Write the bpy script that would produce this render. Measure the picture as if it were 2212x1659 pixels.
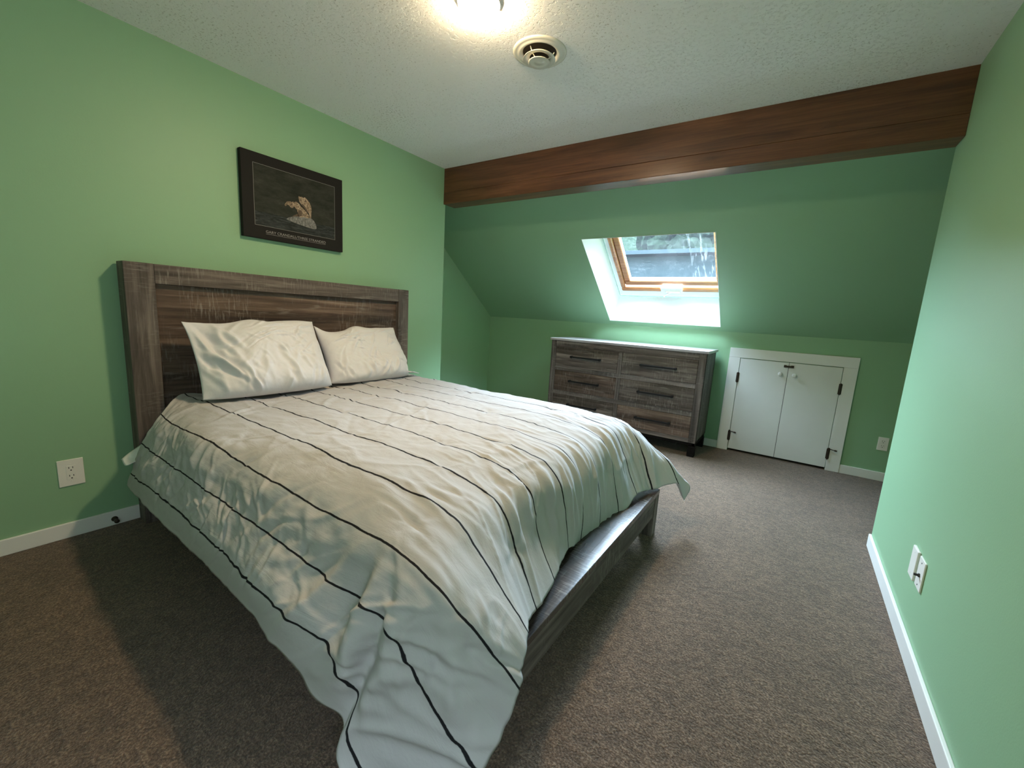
import bpy, bmesh, math, random
import numpy as np
from mathutils import Vector, Matrix

for o in list(bpy.data.objects): bpy.data.objects.remove(o)
SC = bpy.context.scene
COL = SC.collection

# ------------------------------------------------------------------ camera
CAM = Vector((2.7092, -1.5990, 1.16)); YAW, PITCH, ROLL, FPX = -0.5914, -0.1656, 0.0593, 898.684
F = Vector((math.sin(YAW)*math.cos(PITCH), math.cos(YAW)*math.cos(PITCH), math.sin(PITCH)))
R0 = F.cross(Vector((0, 0, 1))).normalized(); U0 = R0.cross(F)
RR = R0*math.cos(ROLL)+U0*math.sin(ROLL); UU = -R0*math.sin(ROLL)+U0*math.cos(ROLL)
cd = bpy.data.cameras.new('camera'); cam = bpy.data.objects.new('camera', cd); COL.objects.link(cam)
cd.sensor_width = 36.0; cd.sensor_fit = 'HORIZONTAL'; cd.lens = FPX/2212*36; cd.clip_start = 0.02; cd.clip_end = 200
M = Matrix((RR, UU, -F)).transposed().to_4x4(); M.translation = CAM; cam.matrix_world = M
SC.camera = cam

# ------------------------------------------------------------------ view, world, window light
SC.view_settings.view_transform = 'Standard'; SC.view_settings.look = 'None'
SC.view_settings.exposure = 0.68; SC.view_settings.gamma = 1.0; SC.view_settings.use_curve_mapping = False
W = bpy.data.worlds.new('overcast_sky'); SC.world = W; W.use_nodes = True
wn = W.node_tree; bg = wn.nodes['Background']
tc = wn.nodes.new('ShaderNodeTexCoord'); sx = wn.nodes.new('ShaderNodeSeparateXYZ'); rp = wn.nodes.new('ShaderNodeValToRGB')
wn.links.new(tc.outputs['Generated'], sx.inputs[0]); wn.links.new(sx.outputs['Z'], rp.inputs[0]); 
mxw = wn.nodes.new('ShaderNodeMix'); mxw.data_type = 'RGBA'; mw = wn.nodes.new('ShaderNodeMapRange')
mw.inputs['From Min'].default_value = .2; mw.inputs['From Max'].default_value = .4
mz = wn.nodes.new('ShaderNodeMapRange'); mz.inputs['From Min'].default_value = .62; mz.inputs['From Max'].default_value = .5; wn.links.new(sx.outputs['Z'], mz.inputs['Value'])
ml = wn.nodes.new('ShaderNodeMath'); ml.operation = 'MULTIPLY'; wn.links.new(mw.outputs[0], ml.inputs[0]); wn.links.new(mz.outputs[0], ml.inputs[1])
wn.links.new(sx.outputs['X'], mw.inputs['Value']); wn.links.new(ml.outputs[0], mxw.inputs[0]); wn.links.new(rp.outputs[0], mxw.inputs[6]); mxw.inputs[7].default_value = (.026, .028, .032, 1)
my = wn.nodes.new('ShaderNodeMapRange'); my.inputs['From Min'].default_value = -.25; my.inputs['From Max'].default_value = .2; my.inputs['To Min'].default_value = .38; wn.links.new(sx.outputs['Y'], my.inputs['Value'])
vs_ = wn.nodes.new('ShaderNodeVectorMath'); vs_.operation = 'SCALE'; wn.links.new(rp.outputs[0], vs_.inputs[0]); wn.links.new(my.outputs[0], vs_.inputs['Scale']); wn.links.new(vs_.outputs[0], mxw.inputs[6])
wn.links.new(mxw.outputs[2], bg.inputs['Color'])
rp.color_ramp.elements[0].position = 0.0; rp.color_ramp.elements[0].color = (0.03, 0.036, 0.042, 1)
e_ = rp.color_ramp.elements.new(.20); e_.color = (.45, .54, .66, 1)
rp.color_ramp.elements[-1].position = 0.70; rp.color_ramp.elements[-1].color = (0.80, 0.93, 1.12, 1)
bg.inputs['Strength'].default_value = 82.0

TH = math.atan(0.801); NY, NZ = math.sin(TH), math.cos(TH)
def sl(x, t, off=0.0):      # point on the sloped ceiling: t metres up the slope, off metres outwards
    return Vector((x, 2.785-t*NZ+off*NY, 1.118+t*NY+off*NZ))
pl = bpy.data.lights.new('skylight_portal', 'AREA'); pl.shape = 'RECTANGLE'; pl.size = 1.0; pl.size_y = 1.0
pl.cycles.is_portal = True
po = bpy.data.objects.new('skylight_portal', pl); COL.objects.link(po)
po.matrix_world = Matrix((Vector((1, 0, 0)), Vector((0, -NZ, NY)), Vector((0, NY, NZ)))).transposed().to_4x4()
po.location = sl(1.64, .85, .30)
pl2 = bpy.data.lights.new('added_window_portal', 'AREA'); pl2.shape = 'RECTANGLE'; pl2.size = 1.1; pl2.size_y = .9; pl2.cycles.is_portal = True  # portal of the added unseen window in the right wall
po2 = bpy.data.objects.new('added_window_portal', pl2); COL.objects.link(po2); po2.location = (3.33, -2.2, 1.45); po2.rotation_euler = (0, math.radians(90), 0)


# ------------------------------------------------------------------ node helpers
class NT:
    def __init__(s, name, rough=.5, spec=.5, metal=0):
        s.m = bpy.data.materials.new(name); s.m.use_nodes = True; s.t = s.m.node_tree; s.n = s.t.nodes; s.l = s.t.links
        s.p = s.n['Principled BSDF']; s.out = s.n['Material Output']
        s.p.inputs['Roughness'].default_value = rough; s.p.inputs['Specular IOR Level'].default_value = spec; s.p.inputs['Metallic'].default_value = metal
    def node(s, t, **k):
        n = s.n.new(t)
        for a, b in k.items(): setattr(n, a, b)
        return n
    def link(s, a, b): s.l.new(a, b)
    def coord(s, scale=(1, 1, 1), which='Object', rot=(0, 0, 0), loc=(0, 0, 0)):
        tc = s.node('ShaderNodeTexCoord'); mp = s.node('ShaderNodeMapping')
        s.link(tc.outputs[which], mp.inputs[0]); mp.inputs['Scale'].default_value = scale; mp.inputs['Rotation'].default_value = rot; mp.inputs['Location'].default_value = loc
        return mp.outputs[0]
    def noise(s, v, scale=5, detail=3, rough=.5, dist=0):
        n = s.node('ShaderNodeTexNoise'); s.link(v, n.inputs['Vector'])
        n.inputs['Scale'].default_value = scale; n.inputs['Detail'].default_value = detail; n.inputs['Roughness'].default_value = rough; n.inputs['Distortion'].default_value = dist
        return n.outputs['Fac']
    def ramp(s, f, stops, interp='LINEAR'):
        n = s.node('ShaderNodeValToRGB'); s.link(f, n.inputs[0]); e = n.color_ramp.elements; n.color_ramp.interpolation = interp
        while len(e) < len(stops): e.new(.5)
        for i, (p, c) in enumerate(stops):
            e[i].position = p; e[i].color = (c, c, c, 1) if isinstance(c, (int, float)) else (*c, 1)
        return n.outputs[0]
    def mix(s, a, b, f, mode='MIX'):
        n = s.node('ShaderNodeMix', data_type='RGBA', blend_type=mode)
        for k, v in ((6, a), (7, b), (0, f)):
            if isinstance(v, (int, float)): n.inputs[k].default_value = v if k == 0 else (v, v, v, 1)
            elif isinstance(v, tuple): n.inputs[k].default_value = (*v, 1)
            else: s.link(v, n.inputs[k])
        return n.outputs[2]
    def math(s, op, a, b=0., c=0.):
        n = s.node('ShaderNodeMath', operation=op)
        for i, v in enumerate((a, b, c)):
            if isinstance(v, (int, float)): n.inputs[i].default_value = v
            else: s.link(v, n.inputs[i])
        return n.outputs[0]
    def bump(s, h, strength=.3, dist=.01, prev=None):
        n = s.node('ShaderNodeBump'); s.link(h, n.inputs['Height']); n.inputs['Strength'].default_value = strength; n.inputs['Distance'].default_value = dist
        if prev is not None: s.link(prev, n.inputs['Normal'])
        s.link(n.outputs[0], s.p.inputs['Normal']); return n.outputs[0]
    def col(s, c):
        if isinstance(c, tuple): s.p.inputs['Base Color'].default_value = (*c, 1)
        else: s.link(c, s.p.inputs['Base Color'])

def plain(name, c, rough=.5, spec=.5, metal=0, bump=0, bscale=200):
    m = NT(name, rough, spec, metal); v = m.coord()
    n = m.noise(v, 6, 3); m.col(m.mix(tuple(x*.96 for x in c), tuple(min(1, x*1.04) for x in c), n))
    if bump: m.bump(m.noise(v, bscale, 2), bump, .002)
    return m.m

def wall_paint():
    m = NT('green_wall_paint', .48, .35); v = m.coord()
    m.col(m.mix((.265, .455, .268), (.278, .468, .280), m.noise(v, 1.5, 2)))
    m.bump(m.noise(v, 160, 3, .6), .12, .002); return m.m
def ceiling_paint():
    m = NT('textured_white_ceiling_paint', .85, .2); v = m.coord()
    pass
    a = m.noise(v, 55, 4, .62, .4); r = m.ramp(a, [(.36, 0.), (.47, 1.)])
    b = m.bump(r, .55, .004); m.bump(m.noise(v, 16, 3, .6), .25, .006, b)
    big = m.noise(v, 1.6, 3, .6)
    spk = m.ramp(m.math('ADD', m.noise(v, 95, 2, .5), m.math('MULTIPLY', m.math('SUBTRACT', .5, big), .35)), [(.30, 1.), (.37, 0.)])
    m.col(m.mix((.90, .89, .85), (.52, .49, .42), m.math('MULTIPLY', spk, .7))); return m.m
def carpet():
    m = NT('brown_grey_cut_pile_carpet', .95, .1); v = m.coord()
    a = m.noise(v, 150, 3, .65); b = m.noise(v, 45, 3, .6); c = m.noise(v, 2.5, 3, .6)
    base = m.ramp(a, [(.28, (.028, .017, .0105)), (.48, (.095, .060, .038)), (.7, (.25, .178, .125))])
    base = m.mix(base, m.ramp(b, [(.35, .55), (.65, 1.35)]), .75, 'MULTIPLY')
    m.col(m.mix(base, m.ramp(c, [(.3, .85), (.7, 1.12)]), 1., 'MULTIPLY'))
    m.p.inputs['Sheen Weight'].default_value = .35; m.p.inputs['Sheen Roughness'].default_value = .5; m.p.inputs['Sheen Tint'].default_value = (.8, .75, .7, 1)
    q = m.bump(b, .6, .012); m.bump(a, .9, .008, q); return m.m
def wood(name, axis, cols, plank=None, plank_axis=2, seed=0., rough=.6, spec=.35, tint=.55, saw=True, bump=.35, coat=0):
    """weathered board: grain along axis, optional planks stacked along plank_axis"""
    m = NT(name, rough, spec); sc = [26., 26., 26.]; sc[axis] = 1.6
    g = m.noise(m.coord(tuple(sc), loc=(seed, seed*1.7, seed*.3)), 1., 6, .65, .6)
    sc2 = [130., 130., 130.]; sc2[axis] = 3.0
    f = m.noise(m.coord(tuple(sc2), loc=(seed, 0, 0)), 1., 3, .6)
    sc3 = [5., 5., 5.]; sc3[axis] = .9
    k = m.noise(m.coord(tuple(sc3), loc=(seed, 3, seed)), 1., 3, .55, 1.2)
    c = m.ramp(g, [(.30, cols[0]), (.5, cols[1]), (.72, cols[2])])
    c = m.mix(c, m.ramp(k, [(.3, .62), (.68, 1.3)]), tint, 'MULTIPLY')
    c = m.mix(c, m.ramp(f, [(.35, .72), (.7, 1.15)]), .7, 'MULTIPLY')
    if plank:
        sp = m.node('ShaderNodeSeparateXYZ'); m.link(m.coord(loc=(seed*.13,)*3), sp.inputs[0])
        q = m.math('FLOOR', m.math('DIVIDE', sp.outputs[plank_axis], plank))
        wn = m.node('ShaderNodeTexWhiteNoise', noise_dimensions='1D'); m.link(q, wn.inputs['W'])
        c = m.mix(c, m.ramp(wn.outputs['Value'], [(0., (.66, .60, .55)), (.5, (1., .97, .93)), (1., (1.42, 1.36, 1.32))]), 1., 'MULTIPLY')
    h = g
    if saw:      # cross-grain saw marks
        sc4 = [16., 16., 16.]; sc4[axis] = 120.
        sw = m.noise(m.coord(tuple(sc4), loc=(seed*2, 1, seed)), 1., 3, .55, .3); pt = m.ramp(m.noise(m.coord((4, 4, 4), loc=(1, seed, 2)), 1., 2, .5), [(.42, 0.), (.62, 1.)])
        lite = m.math('MULTIPLY', m.ramp(sw, [(.52, 0.), (.68, 1.)]), pt)
        c = m.mix(c, (.40, .37, .34), m.math('MULTIPLY', lite, .38)); h = m.math('ADD', g, m.math('MULTIPLY', sw, .3))
        lg = [40., 40., 40.]; lg[axis] = 4.
        scr = m.ramp(m.noise(m.coord(tuple(lg), loc=(seed*3, 2, 5)), 1., 4, .6, .4), [(.60, 0.), (.72, 1.)])
        c = m.mix(c, (.42, .38, .34), m.math('MULTIPLY', scr, .30))
    m.col(c); m.bump(h, bump, .003)
    if coat: m.p.inputs['Coat Weight'].default_value = coat; m.p.inputs['Coat Roughness'].default_value = .2
    return m.m

GREY = ((.044, .034, .029), (.108, .086, .074), (.22, .18, .155))
BROWN = ((.040, .026, .020), (.100, .068, .050), (.20, .145, .11))
GREYD = ((.044, .036, .033), (.120, .100, .092), (.27, .235, .22))
BROWND = ((.045, .030, .025), (.120, .085, .070), (.25, .19, .16))
M_WALL = wall_paint(); M_CEIL = ceiling_paint(); M_CARPET = carpet()
M_TRIM = plain('white_semi_gloss_trim_paint', (.78, .78, .75), .35, .5, bump=.05)
M_DOOR = plain('white_cabinet_door_paint', (.74, .75, .73), .38, .5, bump=.05)
M_PLATE = plain('white_plastic', (.82, .80, .74), .3)
M_SLOT = plain('dark_slot', (.02, .018, .015), .6)
M_HW = plain('dark_bronze_hardware', (.05, .035, .025), .4, .5, .6)
M_BLACK = plain('black_metal_pull', (.007, .0065, .0065), .5, .25)
M_LEGB = plain('blackened_wood', (.006, .005, .0045), .6, .15)
M_LINER = plain('white_skylight_liner', (.86, .90, .92), .5)
M_GAP = plain('shadow_gap_grey', (.10, .14, .14), .8, 0)
M_VENT = plain('cream_enamel_vent', (.74, .71, .60), .25)
M_VENTD = plain('dark_duct', (.035, .022, .016), .8)
M_PINE = wood('varnished_pine', 0, ((.36, .13, .045), (.48, .20, .075), (.58, .28, .12)), saw=False, rough=.25, spec=.5, tint=.3, bump=.05, coat=.5)
M_BEAM = wood('stained_cedar_beam', 0, ((.070, .024, .009), (.130, .046, .017), (.19, .075, .030)), saw=False, rough=.5, spec=.4, tint=.6, bump=.08, coat=.55)
M_RAILY = wood('grey_brown_weathered_board_across', 1, GREY, seed=2.)
M_RAILZ = wood('grey_brown_weathered_board_upright', 2, GREY, seed=5.)
M_RAILX = wood('grey_brown_weathered_board_along', 0, GREY, seed=9.)
M_LEDGE = wood('polished_dark_footboard_ledge', 1, ((.018, .014, .012), (.042, .033, .028), (.085, .068, .058)), seed=3., rough=.27, spec=.5, bump=.2)
M_PANEL = wood('reclaimed_plank_panel', 1, BROWN, plank=.094, plank_axis=2, seed=1.)
M_DTOP = wood('dresser_top_paled_for_skylight', 0, ((.22, .195, .19), (.34, .31, .305), (.46, .43, .425)), seed=4., rough=.3, spec=.5, saw=False, bump=.05, coat=.3)  # strong skylight on the top is put into this paler colour
M_DZ = wood('dresser_board_upright', 2, GREYD, seed=15.)
M_DX = wood('dresser_board_along', 0, GREYD, seed=19.)
M_PRINT = plain('black_poster_border', (.018, .0165, .0155), .7, .12)
M_PHOTO = (lambda m: (m.col(m.ramp(m.noise(m.coord((8, 8, 22)), 1, 5, .7), [(.35, (.020, .022, .018)), (.62, (.038, .040, .032)), (.8, (.07, .072, .06))])), m.m)[1])(NT('dark_lake_print', .7, .12))
M_WATER = (lambda m: (m.col(m.ramp(m.noise(m.coord((10, 14, 90)), 1, 5, .7, 1.), [(.42, (.020, .023, .022)), (.6, (.045, .052, .052)), (.78, (.13, .14, .14))])), m.m)[1])(NT('dark_water_print', .7, .12))
M_LINE = plain('grey_print_line', (.26, .25, .24), .5)
M_GOLD = (lambda m: (m.col(m.ramp(m.noise(m.coord(), 130, 4, .6), [(.3, (.085, .062, .044)), (.5, (.25, .185, .13)), (.7, (.50, .40, .30))])), m.m)[1])(NT('tan_bear_print', .7, .12))
M_SHAD = plain('dark_fur_print', (.085, .055, .035), .5)
M_ROCK = (lambda m: (m.col(m.ramp(m.noise(m.coord(), 90, 4, .7), [(.3, (.06, .06, .06)), (.5, (.17, .17, .165)), (.75, (.32, .32, .31))])), m.m)[1])(NT('grey_rock_print', .7, .12))

def cotton(name, c, fine=.3, big=.0):
    m = NT(name, .85, .15); v = m.coord()
    m.col(m.mix(tuple(x*.97 for x in c), c, m.noise(v, 30, 3)))
    rg = m.math('ABSOLUTE', m.math('SUBTRACT', m.noise(v, 9, 3, .55, .8), .5)); rg = m.ramp(rg, [(0., 0.), (.05, .75), (.2, 1.)])
    m.bump(m.noise(v, 22, 4, .6, .5), fine, .006)
    m.p.inputs['Sheen Weight'].default_value = .15
    return m.m
M_PILLOW = cotton('white_cotton_pillowcase', (.72, .71, .73))
M_SHEET = cotton('white_cotton_sheet', (.82, .82, .81))

# ------------------------------------------------------------------ object helpers
ORG = {}
def meta(o, label=None, cat=None, group=None, kind=None):
    if label: o['label'] = label
    if cat: o['category'] = cat
    if group: o['group'] = group
    if kind: o['kind'] = kind
    return o
def root(name, loc, label, cat, group=None):
    o = bpy.data.objects.new(name, None); COL.objects.link(o); o.location = loc; o.empty_display_size = .05
    ORG[o.name] = Vector(loc); return meta(o, label, cat, group)
def link_bm(name, bm, mat, parent=None, smooth=False):
    """bm is in world coordinates; the object keeps its origin at its parent's origin"""
    org = ORG[parent.name] if parent else Vector((0, 0, 0))
    if parent is None and bm.verts:
        xs = [v.co for v in bm.verts]; org = Vector(((min(c.x for c in xs)+max(c.x for c in xs))/2, (min(c.y for c in xs)+max(c.y for c in xs))/2, min(c.z for c in xs)))
    bmesh.ops.translate(bm, verts=bm.verts, vec=-org)
    me = bpy.data.meshes.new(name); bm.to_mesh(me); bm.free()
    for m in (mat if isinstance(mat, (list, tuple)) else [mat]): me.materials.append(m)
    if smooth:
        for p in me.polygons: p.use_smooth = True
    o = bpy.data.objects.new(name, me); COL.objects.link(o); ORG[o.name] = org
    if parent: o.parent = parent
    else: o.location = org
    return o
def add_box(bm, lo, hi, bev=0., mi=0, xf=None, seg=2):
    r = bmesh.ops.create_cube(bm, size=1.); vs = r['verts']
    c = [(a+b)/2 for a, b in zip(lo, hi)]; d = [abs(b-a) for a, b in zip(lo, hi)]
    for v in vs: v.co = Vector((v.co.x*d[0]+c[0], v.co.y*d[1]+c[1], v.co.z*d[2]+c[2]))
    fs = list({f for v in vs for f in v.link_faces})
    if bev > 0:
        es = list({e for v in vs for e in v.link_edges})
        rr = bmesh.ops.bevel(bm, geom=es, offset=bev, segments=seg, profile=.5, affect='EDGES')
        fs = [f for f in rr['faces']]; vs = list({v for f in fs for v in f.verts})
        fs = list({f for v in vs for f in v.link_faces}); vs = list({v for f in fs for v in f.verts})
    for f in fs: f.material_index = mi
    if xf:
        for v in vs: v.co = xf(v.co)
    return vs
def box(name, lo, hi, mat, parent=None, bev=0., xf=None):
    bm = bmesh.new(); add_box(bm, lo, hi, bev, 0, xf); return link_bm(name, bm, mat, parent)
def add_cyl(bm, p0, p1, r0, r1=None, n=20, caps=True):
    p0, p1 = Vector(p0), Vector(p1); r1 = r0 if r1 is None else r1; d = (p1-p0).normalized()
    a = d.orthogonal().normalized(); b = d.cross(a); rings = []
    for p, r in ((p0, r0), (p1, r1)): rings.append([bm.verts.new(p+(a*math.cos(i*2*math.pi/n)+b*math.sin(i*2*math.pi/n))*r) for i in range(n)])
    for i in range(n): bm.faces.new((rings[0][i], rings[0][(i+1) % n], rings[1][(i+1) % n], rings[1][i]))
    if caps: bm.faces.new(rings[0][::-1]); bm.faces.new(rings[1])
def add_lathe(bm, origin, axis, prof, n=40):
    """prof: list of (radius, height along axis)"""
    o = Vector(origin); d = Vector(axis).normalized(); a = d.orthogonal().normalized(); b = d.cross(a); rings = []
    for r, h in prof:
        if r < 1e-6: rings.append([bm.verts.new(o+d*h)])
        else: rings.append([bm.verts.new(o+d*h+(a*math.cos(i*2*math.pi/n)+b*math.sin(i*2*math.pi/n))*r) for i in range(n)])
    for A, B in zip(rings[:-1], rings[1:]):
        for i in range(n):
            j = (i+1) % n
            if len(A) == 1 and len(B) == 1: continue
            if len(A) == 1: bm.faces.new((A[0], B[j], B[i]))
            elif len(B) == 1: bm.faces.new((A[i], A[j], B[0]))
            else: bm.faces.new((A[i], A[j], B[j], B[i]))
    bmesh.ops.recalc_face_normals(bm, faces=bm.faces)
def struct(o): o['kind'] = 'structure'; return o

# ------------------------------------------------------------------ room shell
H, YB, YB2, ZB, XR, YWL, YK, ZK, XA = 2.36, 1.198, 1.340, 2.069, 3.202, 1.221, 2.785, 1.118, -.638
YN, XE = -2.7, 4.25
struct(box('floor', (-.8, YN-.1, -.12), (XE+.1, YK+.15, 0), M_CARPET))
struct(box('ceiling', (-.8, YN-.1, H), (XE+.1, YB2, H+.12), M_CEIL))
struct(box('wall_left', (-.76, YN, 0), (0, YWL, H), M_WALL))
struct(box('wall_alcove_left', (-.76, YWL, 0), (XA, YK, H), M_WALL))
bm = bmesh.new(); WY0, WY1 = -2.65, -1.75
add_box(bm, (XR, YN, 0), (XR+.14, WY0, H)); add_box(bm, (XR, WY1, 0), (XR+.14, YB2, H)); add_box(bm, (XR, WY0, 0), (XR+.14, WY1, .9)); add_box(bm, (XR, WY0, 2.0), (XR+.14, WY1, H))
struct(link_bm('wall_right', bm, M_WALL))
struct(box('wall_alcove_right', (XE, YB2-.1, 0), (XE+.1, YK, H), M_WALL))
struct(box('wall_alcove_front', (XR+.14, YB2-.14, 0), (XE, YB2, H), M_WALL))
struct(box('wall_near', (-.76, YN-.1, 0), (XR+.14, YN, H), M_WALL))
bm = bmesh.new()
for lo, hi in (((-2.72, .83), (-1.68, .8995)), ((-2.72, 2.0005), (-1.68, 2.07)), ((-2.699, .9), (-2.6505, 2.0)), ((-1.7495, .9), (-1.68, 2.0)), ((-2.645, .905), (-1.755, .93)), ((-2.645, 1.97), (-1.755, 1.995)), ((-2.215, .93), (-2.185, 1.97))):
    inner = lo[0] > -2.65 and hi[0] < -1.7; lo = (max(lo[0], -2.699), lo[1]); add_box(bm, (XR+.05 if inner else XR-.015, lo[0], lo[1]), (XR+.08 if inner else XR, hi[0], hi[1]), .002)
struct(link_bm('added_unseen_window', bm, M_TRIM))  # unseen window, added to bring cool daylight onto the near side of the bed
# knee wall with the opening of the eaves cupboard
bm = bmesh.new()
add_box(bm, (-.76, YK, 0), (2.300, YK+.12, ZK+.1)); add_box(bm, (3.056, YK, 0), (XE+.1, YK+.12, ZK+.1))
add_box(bm, (2.300, YK, .885), (3.056, YK+.12, ZK+.1)); add_box(bm, (2.28, YK+.115, 0), (3.08, YK+.12, .9))
struct(link_bm('wall_knee', bm, M_WALL))
# sloped ceiling with the skylight opening
X0, X1, T0, T1 = 1.020, 2.101, .066, 1.165
def slab(bm, x0, x1, t0, t1, o0=0., o1=.22): add_box(bm, (x0, t0, o0), (x1, t1, o1), xf=lambda c: sl(c.x, c.y, c.z))
bm = bmesh.new(); TT = 2.08
slab(bm, XA-.1, X0, -.10, TT); slab(bm, X1, XE+.1, -.10, TT); slab(bm, X0, X1, -.10, T0); slab(bm, X0, X1, T1, TT)
struct(link_bm('wall_slope', bm, M_WALL))
# beam
bm = bmesh.new(); add_box(bm, (0.0, YB, ZB+.095), (XR, YB2, H), .002); add_box(bm, (-.0, YB-.001, ZB), (XR, YB2, ZB+.0945), .003)
beam = link_bm('ceiling_beam', bm, M_BEAM); meta(beam, 'reddish brown stained wooden beam between flat ceiling and green slope', 'beam')
# baseboards
BH, BT = .073, .013
def baseboard(name, lo, hi):
    bm = bmesh.new(); add_box(bm, lo, hi, .003); return struct(link_bm(name, bm, M_TRIM))
baseboard('baseboard_left', (0, YN, 0), (BT, YWL, BH))
baseboard('baseboard_left_return', (XA, YWL, 0), (-.001, YWL+BT, BH))
baseboard('baseboard_alcove', (XA, YWL+BT, 0), (XA+BT, YK, BH))
baseboard('baseboard_knee_left', (XA+BT, YK-BT, 0), (2.209, YK, BH))
baseboard('baseboard_knee_right', (3.152, YK-BT, 0), (XE, YK, BH))
baseboard('baseboard_right', (XR-BT, YN, 0), (XR, YB2, BH))
baseboard('baseboard_near', (BT, YN, 0), (XR-BT, YN+BT, BH))

# ------------------------------------------------------------------ skylight window
win = bpy.data.objects.new('window_1', None); COL.objects.link(win); win.location = sl(1.62, .7, .1); ORG['window_1'] = win.location.copy(); struct(win)
def wpart(name, bm, mat): return link_bm(name, bm, mat, win)
OFF = .20
a = dict(x0=X0+.002, x1=X1-.002, t0=T0+.002, t1=T1-.002); b = dict(x0=1.104, x1=2.19, t0=.231, t1=1.31)
def quad_ring(bm, a, oa, b, ob):
    def ring(r, o): return [bm.verts.new(sl(x, t, o)) for x, t in ((r['x0'], r['t0']), (r['x1'], r['t0']), (r['x1'], r['t1']), (r['x0'], r['t1']))]
    A, B = ring(a, oa), ring(b, ob)
    for i in range(4): bm.faces.new((A[i], A[(i+1) % 4], B[(i+1) % 4], B[i]))
def grow(r, d): return dict(x0=r['x0']-d, x1=r['x1']+d, t0=r['t0']-d, t1=r['t1']+d)
bm = bmesh.new(); quad_ring(bm, a, -.002, b, OFF); quad_ring(bm, grow(a, .004), -.002, a, -.002)
wpart('reveal', bm, M_LINER)
def frame_ring(bm, o, w, z0, z1, bev):   # four mitred-looking bars; o = outer rectangle
    for lo, hi in (((o['x0'], o['t0']), (o['x1'], o['t0']+w)), ((o['x0'], o['t1']-w), (o['x1'], o['t1'])), ((o['x0'], o['t0']+w), (o['x0']+w, o['t1']-w)), ((o['x1']-w, o['t0']+w), (o['x1'], o['t1']-w))):
        add_box(bm, (lo[0], lo[1], z0), (hi[0], hi[1], z1), bev, xf=lambda c: sl(c.x, c.y, c.z), seg=4)
bm = bmesh.new()
frame_ring(bm, dict(x0=1.108, x1=2.186, t0=.237, t1=1.306), .085, OFF+.004, OFF+.03, .001)
wpart('white_inner_border', bm, M_LINER); bm = bmesh.new()
for lo, hi in (((1.06, .20), (2.23, .2375)), ((1.06, 1.3055), (2.23, 1.34)), ((1.06, .2375), (1.1085, 1.3055)), ((2.1855, .2375), (2.23, 1.3055))):
    add_box(bm, (lo[0], lo[1], OFF+.012), (hi[0], hi[1], OFF+.03), 0, xf=lambda c: sl(c.x, c.y, c.z))
wpart('border_gap', bm, M_GAP)
bm = bmesh.new(); frame_ring(bm, dict(x0=1.150, x1=2.144, t0=.318, t1=1.262), .046, OFF-.018, OFF+.05, .018)
wpart('outer_frame', bm, M_PINE)
bm = bmesh.new(); frame_ring(bm, dict(x0=1.197, x1=2.097, t0=.366+.022, t1=1.214), .058, OFF+.000, OFF+.06, .012)
sash = wpart('sash', bm, M_PINE)
# glass with condensation
m = NT('misted_wet_glass', .15, .5); nt = m
v = m.coord(); v2 = m.coord((38, 5, 5))
haze = m.ramp(m.noise(v, 6, 4, .6), [(.3, .0010), (.7, .0024)])
drop = m.ramp(m.noise(v, 42, 5, .7, 1.0), [(.52, 0.), (.66, 1.)])
patch = m.ramp(m.noise(v, 4.0, 3, .5), [(.45, .08), (.62, .75)])
runs = m.ramp(m.noise(v2, 1., 4, .6, .35), [(.56, 0.), (.62, 1.)])
spx = m.node('ShaderNodeSeparateXYZ'); m.link(v, spx.inputs[0])
rr_ = m.ramp(spx.outputs[0], [(.10, 0.), (.42, 1.)])
fac = m.math('ADD', haze, m.math('ADD', m.math('MULTIPLY', drop, m.math('MULTIPLY', patch, .008)), m.math('MULTIPLY', m.math('MULTIPLY', runs, rr_), .010)))
fac = m.math('MINIMUM', fac, .96)
tr = m.node('ShaderNodeBsdfTransparent'); tr.inputs[0].default_value = (.86, .93, .95, 1)
tl = m.node('ShaderNodeBsdfTranslucent'); tl.inputs[0].default_value = (.80, .88, .90, 1)
gl = m.node('ShaderNodeBsdfGlossy'); gl.inputs['Roughness'].default_value = .05
mx = m.node('ShaderNodeMixShader'); m.link(fac, mx.inputs[0]); m.link(tr.outputs[0], mx.inputs[1]); m.link(tl.outputs[0], mx.inputs[2])
fr = m.node('ShaderNodeFresnel'); mx2 = m.node('ShaderNodeMixShader'); m.link(m.math('MULTIPLY', fr.outputs[0], .03), mx2.inputs[0]); m.link(mx.outputs[0], mx2.inputs[1]); m.link(gl.outputs[0], mx2.inputs[2])
m.link(mx2.outputs[0], m.out.inputs['Surface']); M_GLASS = m.m
bm = bmesh.new(); add_box(bm, (1.24, .43, OFF+.030), (2.05, 1.17, OFF+.034), xf=lambda c: sl(c.x, c.y, c.z)); g = wpart('glass_pane', bm, M_GLASS)
bm = bmesh.new(); add_box(bm, (1.55, .335, OFF-.034), (1.75, .392, OFF-.017), .006, xf=lambda c: sl(c.x, c.y, c.z))
add_box(bm, (1.60, .325, OFF-.046), (1.73, .352, OFF-.030), .007, xf=lambda c: sl(c.x, c.y, c.z))
hd = wpart('handle', bm, M_PLATE); hd['label'] = 'white operator cover on the pine sash'
bm = bmesh.new(); add_cyl(bm, sl(1.65, .345, OFF-.045), sl(1.585, .300, OFF-.055), .005, .004, 12); add_cyl(bm, sl(1.585, .300, OFF-.055), sl(1.578, .295, OFF-.053), .008, .007, 12)
lv = link_bm('crank_lever', bm, M_PLATE, hd)

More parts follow.
